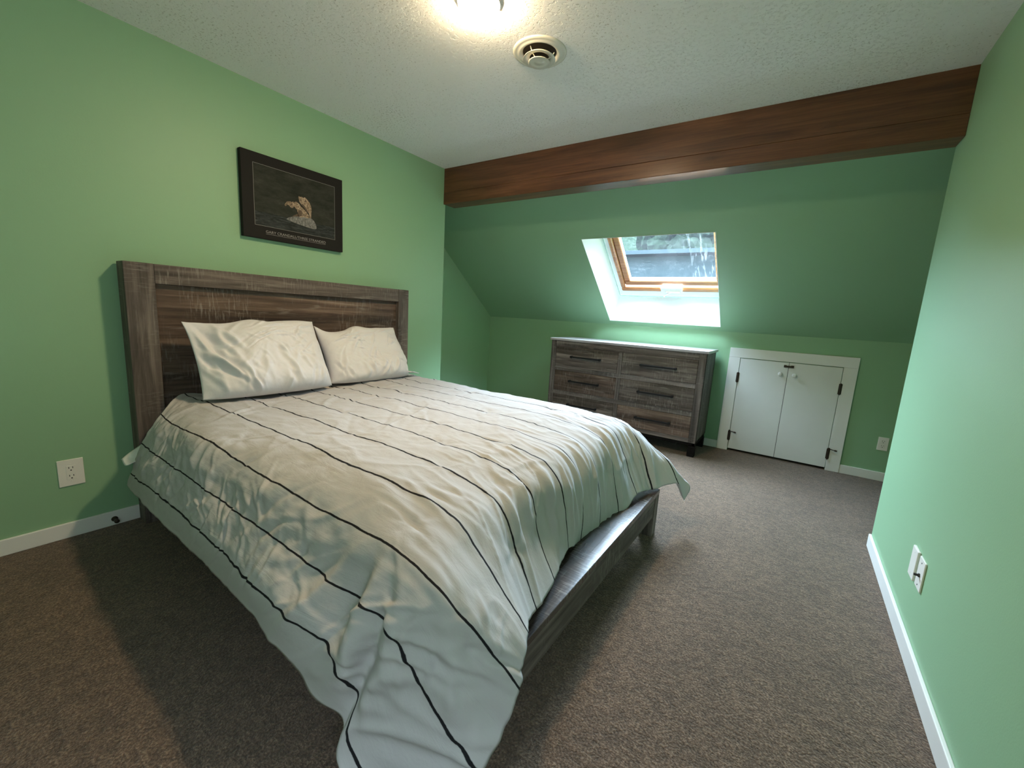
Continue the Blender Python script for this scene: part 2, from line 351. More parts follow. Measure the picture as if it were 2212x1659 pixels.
# ------------------------------------------------------------------ outside: neighbour house and trees seen through the wet glass
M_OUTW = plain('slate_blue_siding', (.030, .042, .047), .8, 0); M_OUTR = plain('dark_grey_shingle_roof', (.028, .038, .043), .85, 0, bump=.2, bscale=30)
hs = root('house', (-5, 18, -3), 'blue grey neighbouring house seen through the skylight glass', 'house')
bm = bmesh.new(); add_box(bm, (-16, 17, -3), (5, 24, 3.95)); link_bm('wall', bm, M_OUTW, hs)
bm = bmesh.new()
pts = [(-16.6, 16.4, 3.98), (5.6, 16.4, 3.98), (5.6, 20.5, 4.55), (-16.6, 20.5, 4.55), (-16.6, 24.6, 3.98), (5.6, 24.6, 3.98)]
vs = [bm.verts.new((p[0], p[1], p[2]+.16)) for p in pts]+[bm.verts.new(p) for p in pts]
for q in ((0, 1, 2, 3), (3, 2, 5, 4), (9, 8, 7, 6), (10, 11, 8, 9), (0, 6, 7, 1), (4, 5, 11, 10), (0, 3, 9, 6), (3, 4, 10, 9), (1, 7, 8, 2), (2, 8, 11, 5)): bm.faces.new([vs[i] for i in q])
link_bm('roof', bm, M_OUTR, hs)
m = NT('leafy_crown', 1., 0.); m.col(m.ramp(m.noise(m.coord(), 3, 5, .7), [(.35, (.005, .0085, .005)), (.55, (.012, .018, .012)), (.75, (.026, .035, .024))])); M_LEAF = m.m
M_BARK = plain('bark', (.10, .07, .05), .9)
def tree(x, y, h, r, seed, label):
    rt = root('tree', (x, y, -3), label, 'tree'); rnd = random.Random(seed)
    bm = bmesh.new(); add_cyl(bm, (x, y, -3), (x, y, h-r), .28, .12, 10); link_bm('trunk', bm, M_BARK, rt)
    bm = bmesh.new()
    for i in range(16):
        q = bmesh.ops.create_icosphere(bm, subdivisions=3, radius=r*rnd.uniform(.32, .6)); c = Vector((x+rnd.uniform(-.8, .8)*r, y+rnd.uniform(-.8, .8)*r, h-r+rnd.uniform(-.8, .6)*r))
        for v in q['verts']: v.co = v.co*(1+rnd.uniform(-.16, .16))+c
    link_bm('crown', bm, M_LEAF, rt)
tree(-6.0, 31, 10.0, 2.5, 2, 'green leafy tree above the house roof, seen through the skylight')
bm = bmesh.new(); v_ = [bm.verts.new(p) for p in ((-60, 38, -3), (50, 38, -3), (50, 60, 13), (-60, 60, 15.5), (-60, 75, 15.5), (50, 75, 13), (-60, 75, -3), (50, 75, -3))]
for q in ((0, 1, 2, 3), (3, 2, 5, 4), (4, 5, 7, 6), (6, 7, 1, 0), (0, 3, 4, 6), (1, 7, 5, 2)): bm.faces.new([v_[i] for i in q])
struct(link_bm('sky_cover_hill', bm, M_LEAF))  # added green hill, covers the bright low sky behind house and tree
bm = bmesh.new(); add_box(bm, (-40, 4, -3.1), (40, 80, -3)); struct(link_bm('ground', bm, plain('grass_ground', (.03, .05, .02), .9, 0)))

# ------------------------------------------------------------------ eaves cupboard doors
FY = YK-.016
ct = bpy.data.objects.new('door_1', None); COL.objects.link(ct); ct.location = (2.677, YK, 0); ORG['door_1'] = Vector(ct.location)
struct(ct)
bm = bmesh.new(); add_box(bm, (2.206, FY, 0), (2.299, YK, .889), .002); add_box(bm, (3.058, FY, 0), (3.152, YK, .889), .002); add_box(bm, (2.206, FY, .8895), (3.152, YK, .976), .002)
link_bm('casing', bm, M_TRIM, ct)
bm = bmesh.new(); add_box(bm, (2.298, YK+.055, .0), (3.059, YK+.06, .89)); link_bm('dark_backing', bm, M_SLOT, ct)
for side, x0, x1 in ((-1, 2.3025, 2.6785), (1, 2.6815, 3.0545)):
    dl = box('door_leaf', (x0, FY+.002, .022), (x1, FY+.020, .884), M_DOOR, ct, .0015)
    dl['label'] = 'left white cupboard door leaf' if side < 0 else 'right white cupboard door leaf'
    kx = 2.627 if side < 0 else 2.731
    bm = bmesh.new(); add_lathe(bm, (kx, FY+.003, .780), (0, -1, 0), [(.0, 0), (.008, 0), (.008, .012), (.015, .017), (.0185, .024), (.016, .031), (.009, .034), (0, .0345)], 28)
    link_bm('knob', bm, M_DOOR, dl, True)
    hx = 2.2985 if side < 0 else 3.0585
    for zz in (.706, .147):
        bm = bmesh.new(); add_cyl(bm, (hx, FY-.004, zz-.045), (hx, FY-.004, zz+.045), .005, None, 12)
        for q in (-.0465, .0465): add_cyl(bm, (hx, FY-.004, zz+q-.002), (hx, FY-.004, zz+q+.002), .0062, None, 12)
        add_box(bm, (hx-.012, FY-.001, zz-.044), (hx+.012, FY+.001, zz+.044))
        hg = link_bm('hinge', bm, M_HW, dl)
        if zz < .5:
            s = 1; bm = bmesh.new(); add_cyl(bm, (hx, FY-.006, zz+.044), (hx+.048, FY-.022, zz+.040), .0035, None, 10)
            add_cyl(bm, (hx+.040, FY-.020, zz+.0405), (hx+.056, FY-.025, zz+.039), .0075, .0065, 12)
            add_cyl(bm, (hx, FY-.004, zz+.038), (hx, FY-.004, zz+.052), .008, None, 12); link_bm('hinge_stop', bm, M_HW, dl)
bm = bmesh.new(); add_box(bm, (2.652, FY-.010, .842), (2.710, FY-.002, .858), .002); add_box(bm, (2.644, FY-.004, .840), (2.664, FY+.002, .862), .002); add_box(bm, (2.696, FY-.004, .840), (2.718, FY+.002, .862), .002)
la = link_bm('latch', bm, M_HW, ct)

# ------------------------------------------------------------------ outlets and plates
def add_slots(bm, cx, cz, put):
    for dz in (.019, -.019):
        for du in (-.0065, .0065): add_box(bm, (cx+du-.0012, -.0066, cz+dz+.001), (cx+du+.0012, -.0058, cz+dz+.009), xf=put)
        add_box(bm, (cx-.0025, -.0066, cz+dz-.010), (cx+.0025, -.0058, cz+dz-.005), .001, xf=put)
def outlet(name, base, put, w, h, label, deco):
    rt = root(name, base, label, 'wall outlet')
    bm = bmesh.new(); add_box(bm, (-w/2, -.005, -h/2), (w/2, .0, h/2), .002, xf=put); pl_ = link_bm('cover_plate', bm, M_PLATE, rt)
    bm = bmesh.new()
    if deco: add_box(bm, (-.0165, -.0062, -.034), (.0165, -.003, .034), .001, xf=put)
    else:
        for dz in (.019, -.019): add_box(bm, (-.0165, -.0062, dz-.014), (.0165, -.003, dz+.014), .004, xf=put)
    link_bm('receptacle', bm, M_PLATE, rt)
    bm = bmesh.new(); add_slots(bm, 0, 0, put); link_bm('slots', bm, M_SLOT, rt)
    for zz in ((-.041, .041) if deco else (0,)):
        bm = bmesh.new(); add_cyl(bm, put(Vector((0, -.0064, zz))), put(Vector((0, -.004, zz))), .003, None, 12); link_bm('screw', bm, M_PLATE, rt)
    return rt
# on the headboard wall (normal +x): local x -> world y, local -y -> +x
outlet('wall_outlet', (0, -1.213, .313), lambda c: Vector((0-c.y, -1.213+c.x, .313+c.z)), .086, .127, 'white duplex outlet on the headboard wall left of the bed', True)
outlet('wall_outlet', (3.394, YK, .306), lambda c: Vector((3.394+c.x, YK+c.y, .306+c.z)), .066, .108, 'small white duplex outlet on the far low wall right of the cupboard', False)
# right wall, normal -x
def rp_put(cy, cz): return lambda c: Vector((XR+c.y, cy-c.x, cz+c.z))
p = rp_put(.500, .315)
rt = root('wall_plate', (XR, .500, .315), 'white blank wall plate on the right wall, farther of the two', 'wall plate')
bm = bmesh.new(); add_box(bm, (-.037, -.010, -.059), (.037, 0, .059), .003, xf=p); link_bm('cover_plate', bm, M_PLATE, rt)
for zz in (.042, -.042):
    bm = bmesh.new(); add_cyl(bm, p(Vector((0, -.0108, zz))), p(Vector((0, -.008, zz))), .003, None, 10); link_bm('screw', bm, M_PLATE, rt)
p = rp_put(.410, .315)
rt = root('cable_wall_plate', (XR, .410, .315), 'white wall plate with a dark cable jack on the right wall, nearer of the two', 'wall plate')
bm = bmesh.new(); add_box(bm, (-.037, -.006, -.057), (.037, 0, .057), .002, xf=p); link_bm('cover_plate', bm, M_PLATE, rt)
bm = bmesh.new(); add_cyl(bm, p(Vector((.004, -.006, -.004))), p(Vector((.004, -.022, -.004))), .0045, None, 12); add_cyl(bm, p(Vector((.004, -.006, -.004))), p(Vector((.004, -.010, -.004))), .0075, None, 6); link_bm('cable_jack', bm, M_SLOT, rt)
for zz in (.042, -.042):
    bm = bmesh.new(); add_cyl(bm, p(Vector((0, -.0068, zz))), p(Vector((0, -.004, zz))), .003, None, 10); link_bm('screw', bm, M_SLOT, rt)
# spring door stop / cable stub at the left baseboard
rt = root('door_stop', (BT, -1.085, .033), 'small dark door stop on the baseboard beside the bed head', 'door stop')
bm = bmesh.new(); add_lathe(bm, (BT, -1.085, .033), (1, 0, 0), [(0, 0), (.013, 0), (.013, .003), (.006, .006), (.006, .03), (.010, .032), (.010, .042), (0, .044)], 20); link_bm('stop_body', bm, M_HW, rt, True)

# ------------------------------------------------------------------ ceiling light and vent
m = NT('glowing_bulb_glass', .3); m.p.inputs['Base Color'].default_value = (1, .9, .75, 1)
m.p.inputs['Emission Color'].default_value = (1.0, .765, .485, 1); m.p.inputs['Emission Strength'].default_value = 255.; M_BULB = m.m
LC = (1.500, -.188, H)
lt = root('ceiling_light', LC, 'glowing round flush ceiling light at the top edge of the view', 'ceiling light')
bm = bmesh.new(); add_lathe(bm, LC, (0, 0, -1), [(.0, 0), (.0838, 0), (.084, .015), (.0828, .017), (.082, .012), (0, .012)], 48); link_bm('trim_ring', bm, M_PLATE, lt, True)
bm = bmesh.new(); add_lathe(bm, LC, (0, 0, -1), [(.0815, .0125), (.0795, .019), (.071, .0315), (.051, .0375), (.026, .0405), (0, .041)], 32); link_bm('lens', bm, M_BULB, lt, True)
vt = root('ceiling_vent', (1.541, .207, H), 'round cream air diffuser with concentric rings on the ceiling', 'air vent')
vc = (1.541, .207, H)
bm = bmesh.new(); add_lathe(bm, vc, (0, 0, -1), [(.124, -.001), (.124, .002), (.119, .006), (.110, .007), (.105, .006), (.098, .010), (.090, .011), (.082, .007), (.0775, .001), (.0775, -.001)], 56); link_bm('outer_ring', bm, M_VENT, vt, True)
bm = bmesh.new(); add_lathe(bm, vc, (0, 0, -1), [(.0, .0008), (.0775, .0008)], 40); link_bm('duct', bm, M_VENTD, vt)
bm = bmesh.new(); add_lathe(bm, vc, (0, 0, -1), [(.045, .022), (.062, .020), (.074, .029), (.0745, .031), (.060, .026), (.045, .024), (.045, .022)], 48); link_bm('middle_ring', bm, M_VENT, vt, True)
bm = bmesh.new(); add_lathe(bm, vc, (0, 0, -1), [(0, .030), (.030, .032), (.050, .043), (.0505, .045), (.035, .042), (.018, .041), (.017, .044), (0, .045)], 44); link_bm('centre_disc', bm, M_VENT, vt, True)
for k in range(3):
    bm = bmesh.new(); an = k*2*math.pi/3+.4; dx, dy = math.cos(an), math.sin(an)
    add_cyl(bm, (vc[0]+.068*dx, vc[1]+.068*dy, H-.004), (vc[0]+.054*dx, vc[1]+.054*dy, H-.023), .0022, None, 8); add_cyl(bm, (vc[0]+.054*dx, vc[1]+.054*dy, H-.023), (vc[0]+.03*dx, vc[1]+.03*dy, H-.034), .0022, None, 8)
    link_bm('strut', bm, M_VENT, vt)

# ------------------------------------------------------------------ poster
pr = root('framed_poster', (.0, -.123, 1.514), 'dark poster of three bears on a rock hung above the headboard', 'picture')
box('backing_board', (.002, -.436, 1.514), (.034, .191, 1.981), M_PRINT, pr, .0015)
PX = .0343
def flat(bm, pts, x, mi=0):
    f = bm.faces.new([bm.verts.new((x, a, b)) for a, b in pts]); f.material_index = mi
    if f.normal.x < 0: f.normal_flip()
bm = bmesh.new(); y0, y1, z0, z1 = -.374, .133, 1.586, 1.924; zw = 1.664
flat(bm, [(y0, zw), (y1, zw), (y1, z1), (y0, z1)], PX, 0); flat(bm, [(y0, z0), (y1, z0), (y1, zw), (y0, zw)], PX, 1)
w = .0016
for q in ([(y0, z0), (y1, z0), (y1, z0+w), (y0, z0+w)], [(y0, z1-w), (y1, z1-w), (y1, z1), (y0, z1)], [(y0, z0), (y0+w, z0), (y0+w, z1), (y0, z1)], [(y1-w, z0), (y1, z0), (y1, z1), (y1-w, z1)], [(-.314, 1.543), (.064, 1.543), (.064, 1.5446), (-.314, 1.5446)]): flat(bm, q, PX+.0004, 2)
link_bm('print', bm, [M_PHOTO, M_WATER, M_LINE], pr)
def smooth_poly(p, n=4):   # rounded closed outline through the points
    out = []; k = len(p)
    for i in range(k):
        a, b, c, d = [np.array(p[(i+j) % k]) for j in (-1, 0, 1, 2)]
        for j in range(n):
            t = j/n; out.append(tuple(.5*((2*b)+(-a+c)*t+(2*a-5*b+4*c-d)*t*t+(-a+3*b-3*c+d)*t**3)))
    return out
def iso(pts): return [(-.196+(x-915)/1000*.54, 1.738-(y-890)*.000555-(x-915)*.00000) for x, y in pts]
bm = bmesh.new()
rock = [(-.19, 1.655), (-.16, 1.672), (-.12, 1.683), (-.07, 1.690), (-.03, 1.688), (-.008, 1.668), (.002, 1.640), (-.008, 1.628), (-.06, 1.630), (-.12, 1.638), (-.17, 1.646)]
flat(bm, smooth_poly(rock), PX+.0006, 1)
bear_mid = [(-.171, 1.738), (-.167, 1.748), (-.160, 1.757), (-.148, 1.764), (-.138, 1.762), (-.130, 1.768), (-.112, 1.760), (-.100, 1.748), (-.085, 1.738), (-.065, 1.722), (-.050, 1.704), (-.046, 1.690), (-.058, 1.685), (-.080, 1.688), (-.098, 1.682), (-.112, 1.684), (-.118, 1.700), (-.124, 1.718), (-.132, 1.728), (-.142, 1.735), (-.150, 1.727), (-.160, 1.725), (-.166, 1.730)]
bear_left = [(-.200, 1.732), (-.196, 1.742), (-.190, 1.750), (-.184, 1.757), (-.172, 1.760), (-.160, 1.760), (-.152, 1.750), (-.156, 1.738), (-.168, 1.733), (-.180, 1.738), (-.188, 1.733), (-.194, 1.728)]
bear_back = [(-.114, 1.800), (-.112, 1.789), (-.109, 1.776), (-.098, 1.762), (-.088, 1.752), (-.078, 1.745), (-.062, 1.732), (-.048, 1.716), (-.043, 1.694), (-.034, 1.690), (-.032, 1.715), (-.030, 1.745), (-.036, 1.770), (-.050, 1.790), (-.064, 1.803), (-.075, 1.808), (-.080, 1.802), (-.092, 1.806), (-.104, 1.802), (-.108, 1.806)]
flat(bm, smooth_poly(bear_left), PX+.0008, 0); flat(bm, smooth_poly(bear_back), PX+.0008, 0); flat(bm, smooth_poly(bear_mid), PX+.0012, 0)
for dk in ([(-.118, 1.716), (-.104, 1.724), (-.092, 1.716), (-.098, 1.692), (-.112, 1.684), (-.120, 1.690)], [(-.096, 1.758), (-.086, 1.764), (-.070, 1.748), (-.052, 1.722), (-.060, 1.722), (-.080, 1.744)], [(-.162, 1.748), (-.156, 1.752), (-.152, 1.746), (-.158, 1.742)], [(-.196, 1.736), (-.190, 1.741), (-.184, 1.738), (-.190, 1.733)], [(-.104, 1.784), (-.099, 1.789), (-.095, 1.784), (-.100, 1.778)], [(-.074, 1.790), (-.066, 1.792), (-.064, 1.782), (-.072, 1.780)], [(-.136, 1.690), (-.120, 1.698), (-.112, 1.684), (-.132, 1.680), (-.156, 1.676)]): flat(bm, smooth_poly(dk), PX+.0016, 2)
link_bm('bear_image', bm, [M_GOLD, M_ROCK, M_SHAD], pr)
cu = bpy.data.curves.new('lettering', 'FONT'); cu.body = 'GARY CRANDALL/THREE STRANDED'; cu.size = .0215; cu.align_x = 'LEFT'; cu.extrude = .0002
to = bpy.data.objects.new('tmp', cu); COL.objects.link(to); bpy.context.view_layer.update()
me = bpy.data.meshes.new_from_object(to.evaluated_get(bpy.context.evaluated_depsgraph_get())); bpy.data.objects.remove(to)
xs = [v.co.x for v in me.vertices]; k = .378/(max(xs)-min(xs)); xm = min(xs)
for v in me.vertices:
    c = v.co.copy(); v.co = Vector((PX+.0006+c.z, -.314+(c.x-xm)*k, 1.5495+c.y))-ORG[pr.name]
me.materials.clear(); me.materials.append(M_LINE); tx = bpy.data.objects.new('lettering', me); COL.objects.link(tx); tx.parent = pr

# ------------------------------------------------------------------ dresser
ds = root('dresser', (1.345, 2.5, 0), 'grey brown wooden dresser with six drawers under the skylight', 'dresser')
DX0, DX1, DY0, DY1 = .590, 2.094, 2.262, 2.740
box('top', (.578, 2.244, .925), (2.112, 2.745, .948), M_DTOP, ds, .003)
bm = bmesh.new(); add_box(bm, (DX0, DY0+.001, .128), (DX0+.018, DY1, .9245)); add_box(bm, (DX1-.018, DY0+.001, .128), (DX1, DY1, .9245)); add_box(bm, (DX0, DY1-.012, .128), (DX1, DY1, .9245)); add_box(bm, (DX0, DY0+.03, .128), (DX1, DY1, .14)); add_box(bm, (DX0+.018, DY0+.035, .14), (DX1-.018, DY0+.04, .9245), mi=1)
link_bm('case', bm, [M_DZ, M_SLOT], ds)
bm = bmesh.new(); bm.free()
box('stile', (DX0, DY0, .128), (.646, DY0+.03, .9245), M_DZ, ds, .0015); box('stile', (2.036, DY0, .128), (DX1, DY0+.03, .9245), M_DZ, ds, .0015); box('stile', (1.319, DY0+.001, .163), (1.359, DY0+.03, .863), M_DZ, ds, .0015)
for a_, b_ in ((.865, .9245), (.615, .655), (.362, .404), (.128, .163)): box('rail', (.6465, DY0+.0005, a_), (2.0355, DY0+.03, b_), M_DX, ds, .0015)
k_ = 0
for (za, zb) in ((.6575, .8625), (.4065, .6125), (.1655, .3595)):
    for (xa, xb) in ((.6485, 1.3165), (1.3615, 2.0335)):
        k_ += 1; md = wood('reclaimed_drawer_front_%s' % 'abcdef'[k_-1], 0, (GREYD, BROWND)[k_ in (3, 6)], plank=.0705, plank_axis=2, seed=k_*3.7)
        d_ = box('drawer', (xa, DY0+.004, za), (xb, DY0+.024, zb), md, ds, .0015)
        cx, cz = (xa+xb)/2+.005, (za+zb)/2+.008; hw = .165
        bm = bmesh.new(); add_box(bm, (cx-hw, DY0-.030, cz-.0075), (cx+hw, DY0-.016, cz+.0075), .002)
        for s in (-1, 1): add_box(bm, (cx+s*(hw-.012)-.008, DY0-.031, cz-.0105), (cx+s*(hw-.012)+.008, DY0+.005, cz+.0105), .002)
        link_bm('pull', bm, M_BLACK, d_)
bm = bmesh.new(); add_box(bm, (DX0+.01, DY0+.02, .098), (DX1-.008, DY0+.045, .1275), .002); add_box(bm, (DX1-.030, DY0+.02, .098), (DX1-.006, DY1, .1275), .002); add_box(bm, (DX0+.006, DY0+.02, .098), (DX0+.030, DY1, .1275), .002)
link_bm('plinth', bm, M_LEGB, ds)
for xx in (DX0, DX1-.062):
    for yy in (DY0+.0, DY1-.065): box('leg', (xx+.002, yy+.004, 0), (xx+.062, yy+.064, .0975), M_LEGB, ds, .004)

# ------------------------------------------------------------------ bed
bd = root('bed_frame', (1.1, -.134, 0), 'grey brown wooden panel bed frame against the green wall', 'bed')
BY0, BY1 = -.989, .720
box('headboard_post', (.016, BY0, 0), (.113, BY0+.114, 1.299), M_RAILZ, bd, .003); box('headboard_post', (.016, BY1-.100, 0), (.113, BY1, 1.299), M_RAILZ, bd, .003)
box('headboard_top_rail', (.016, BY0+.1145, 1.205), (.1115, BY1-.1005, 1.2985), M_RAILY, bd, .002)
box('headboard_panel', (.03, BY0+.1145, .30), (.080, BY1-.1005, 1.2045), M_PANEL, bd)
FX = 2.2015; FY0 = -.95; FY1 = .683
box('footboard_ledge', (FX-.115, FY0, .232), (FX, FY1, .258), M_LEDGE, bd, .002)
box('footboard_rail', (FX-.045, FY0+.05, .115), (FX-.006, FY1-.052, .2315), M_RAILY, bd, .002)
box('leg', (FX-.075, FY1-.068, 0), (FX-.001, FY1-.001, .2315), M_RAILZ, bd, .002); box('leg', (FX-.075, FY0+.001, 0), (FX-.001, FY0+.068, .2315), M_RAILZ, bd, .002)
for y_ in (FY0+.02, FY1-.05): box('side_rail', (.1135, y_, .115), (FX-.116, y_+.03, .257), M_RAILX, bd, .002)
for i in range(12): box('slat', (.2+i*.155, FY0+.052, .205), (.29+i*.155, FY1-.052, .222), M_RAILY, bd)

# ---- noise for cloth shapes
rng = np.random.RandomState(7)
def vnoise(x, y, seed=0):
    r = np.random.RandomState(seed); G = r.rand(64, 64)*2-1
    xi, yi = np.floor(x).astype(int), np.floor(y).astype(int); fx, fy = x-xi, y-yi
    fx = fx*fx*fx*(fx*(fx*6-15)+10); fy = fy*fy*fy*(fy*(fy*6-15)+10)
    g = lambda a, b: G[a % 64, b % 64]
    return (g(xi, yi)*(1-fx)+g(xi+1, yi)*fx)*(1-fy)+(g(xi, yi+1)*(1-fx)+g(xi+1, yi+1)*fx)*fy
def fbm(x, y, seed, o=3): return sum(vnoise(x*2**i+i*7.3, y*2**i+i*3.1, seed+i)*.55**i for i in range(o))
def ridge(x, y, seed): return (1-np.abs(vnoise(x, y, seed))*2.2).clip(0, 1)**3
def strokes(U, V, items):
    D = np.zeros_like(U)
    for (u0, v0, an, ln, w, am, cv) in items:
        c, s_ = math.cos(an), math.sin(an); p = (U-u0)*c+(V-v0)*s_; q = -(U-u0)*s_+(V-v0)*c-cv*p*p
        env = np.exp(-(p/ln)**2*1.6); env *= env > .01; wl = w*(.55+.45*env)
        D += am*env*(np.exp(-(q/wl)**2)-.45*np.exp(-((q-2.1*wl)/(1.2*wl))**2)-.25*np.exp(-((q+2.1*wl)/(1.3*wl))**2))
    return D
def scatter(rnd, n, ur, vr, ang, dang, ln, w, am, cv=1.5):
    return [(rnd.uniform(*ur), rnd.uniform(*vr), ang+rnd.uniform(-dang, dang), rnd.uniform(*ln), rnd.uniform(*w), rnd.uniform(*am)*(1 if rnd.random() < .8 else -1), rnd.uniform(-cv, cv)) for _ in range(n)]
def sstep(a, b, x): t = ((x-a)/(b-a)).clip(0, 1); return t*t*(3-2*t)

def grid_obj(name, P, mats, parent=None, faces_extra=None, uv=None, org=None):
    """P: (n,m,3) world points"""
    n, m_, _ = P.shape; idx = np.arange(n*m_).reshape(n, m_)
    return idx

def shell(name, top, thick, mats, org, attr=None, parent=None, back=None):
    """closed pillow-like skin: top grid and an underside offset along the normals by thick (n,m)"""
    n, m_, _ = top.shape
    du = np.gradient(top, axis=0); dv = np.gradient(top, axis=1); N = np.cross(du, dv); N /= np.linalg.norm(N, axis=2, keepdims=True)+1e-9
    if N[n//2, m_//2, 2] < 0: N = -N
    bot = top-N*thick[..., None] if back is None else back
    it = np.arange(n*m_).reshape(n, m_); ib = it+n*m_
    for e in (np.s_[0, :], np.s_[-1, :], np.s_[:, 0], np.s_[:, -1]): ib[e] = it[e]
    V = np.concatenate([top.reshape(-1, 3), bot.reshape(-1, 3)])-np.array(org)
    Fs = []
    a, b, c, d = it[:-1, :-1].ravel(), it[1:, :-1].ravel(), it[1:, 1:].ravel(), it[:-1, 1:].ravel(); Fs.append(np.stack([a, b, c, d], 1))
    a, b, c, d = ib[:-1, :-1].ravel(), ib[:-1, 1:].ravel(), ib[1:, 1:].ravel(), ib[1:, :-1].ravel(); Fs.append(np.stack([a, b, c, d], 1))
    Fs = np.concatenate(Fs)
    used = np.unique(Fs); rm = -np.ones(len(V), int); rm[used] = np.arange(len(used)); V = V[used]; Fs = rm[Fs]
    me = bpy.data.meshes.new(name); me.vertices.add(len(V)); me.vertices.foreach_set('co', V.astype(np.float32).ravel())
    me.loops.add(Fs.size); me.loops.foreach_set('vertex_index', Fs.astype(np.int32).ravel())
    me.polygons.add(len(Fs)); me.polygons.foreach_set('loop_start', np.arange(0, Fs.size, 4, dtype=np.int32)); me.polygons.foreach_set('loop_total', np.full(len(Fs), 4, dtype=np.int32))
    me.update(calc_edges=True); me.validate()
    if attr is not None:
        A = np.concatenate([attr.reshape(-1, 2), attr.reshape(-1, 2)])[used]; uvl = me.uv_layers.new(name='sheet')
        li = np.empty(len(me.loops), np.int32); me.loops.foreach_get('vertex_index', li)
        uvl.data.foreach_set('uv', A[li].astype(np.float32).ravel())
    for p in me.polygons: p.use_smooth = True
    bm = bmesh.new(); bm.from_mesh(me); bmesh.ops.recalc_face_normals(bm, faces=bm.faces); bm.to_mesh(me); bm.free()
    for mm in (mats if isinstance(mats, list) else [mats]): me.materials.append(mm)
    o = bpy.data.objects.new(name, me); COL.objects.link(o)
    if parent: o.parent = parent; o.location = (0, 0, 0)
    else: o.location = org
    ORG[o.name] = Vector(org); return o

# mattress under a white sheet
def mattress():
    bm = bmesh.new(); add_box(bm, (.118, -.885, .2235), (1.975, .618, .570), .045, seg=4)
    o = link_bm('mattress', bm, M_SHEET); return meta(o, 'mattress in a white fitted sheet under the striped comforter', 'mattress')
mattress()

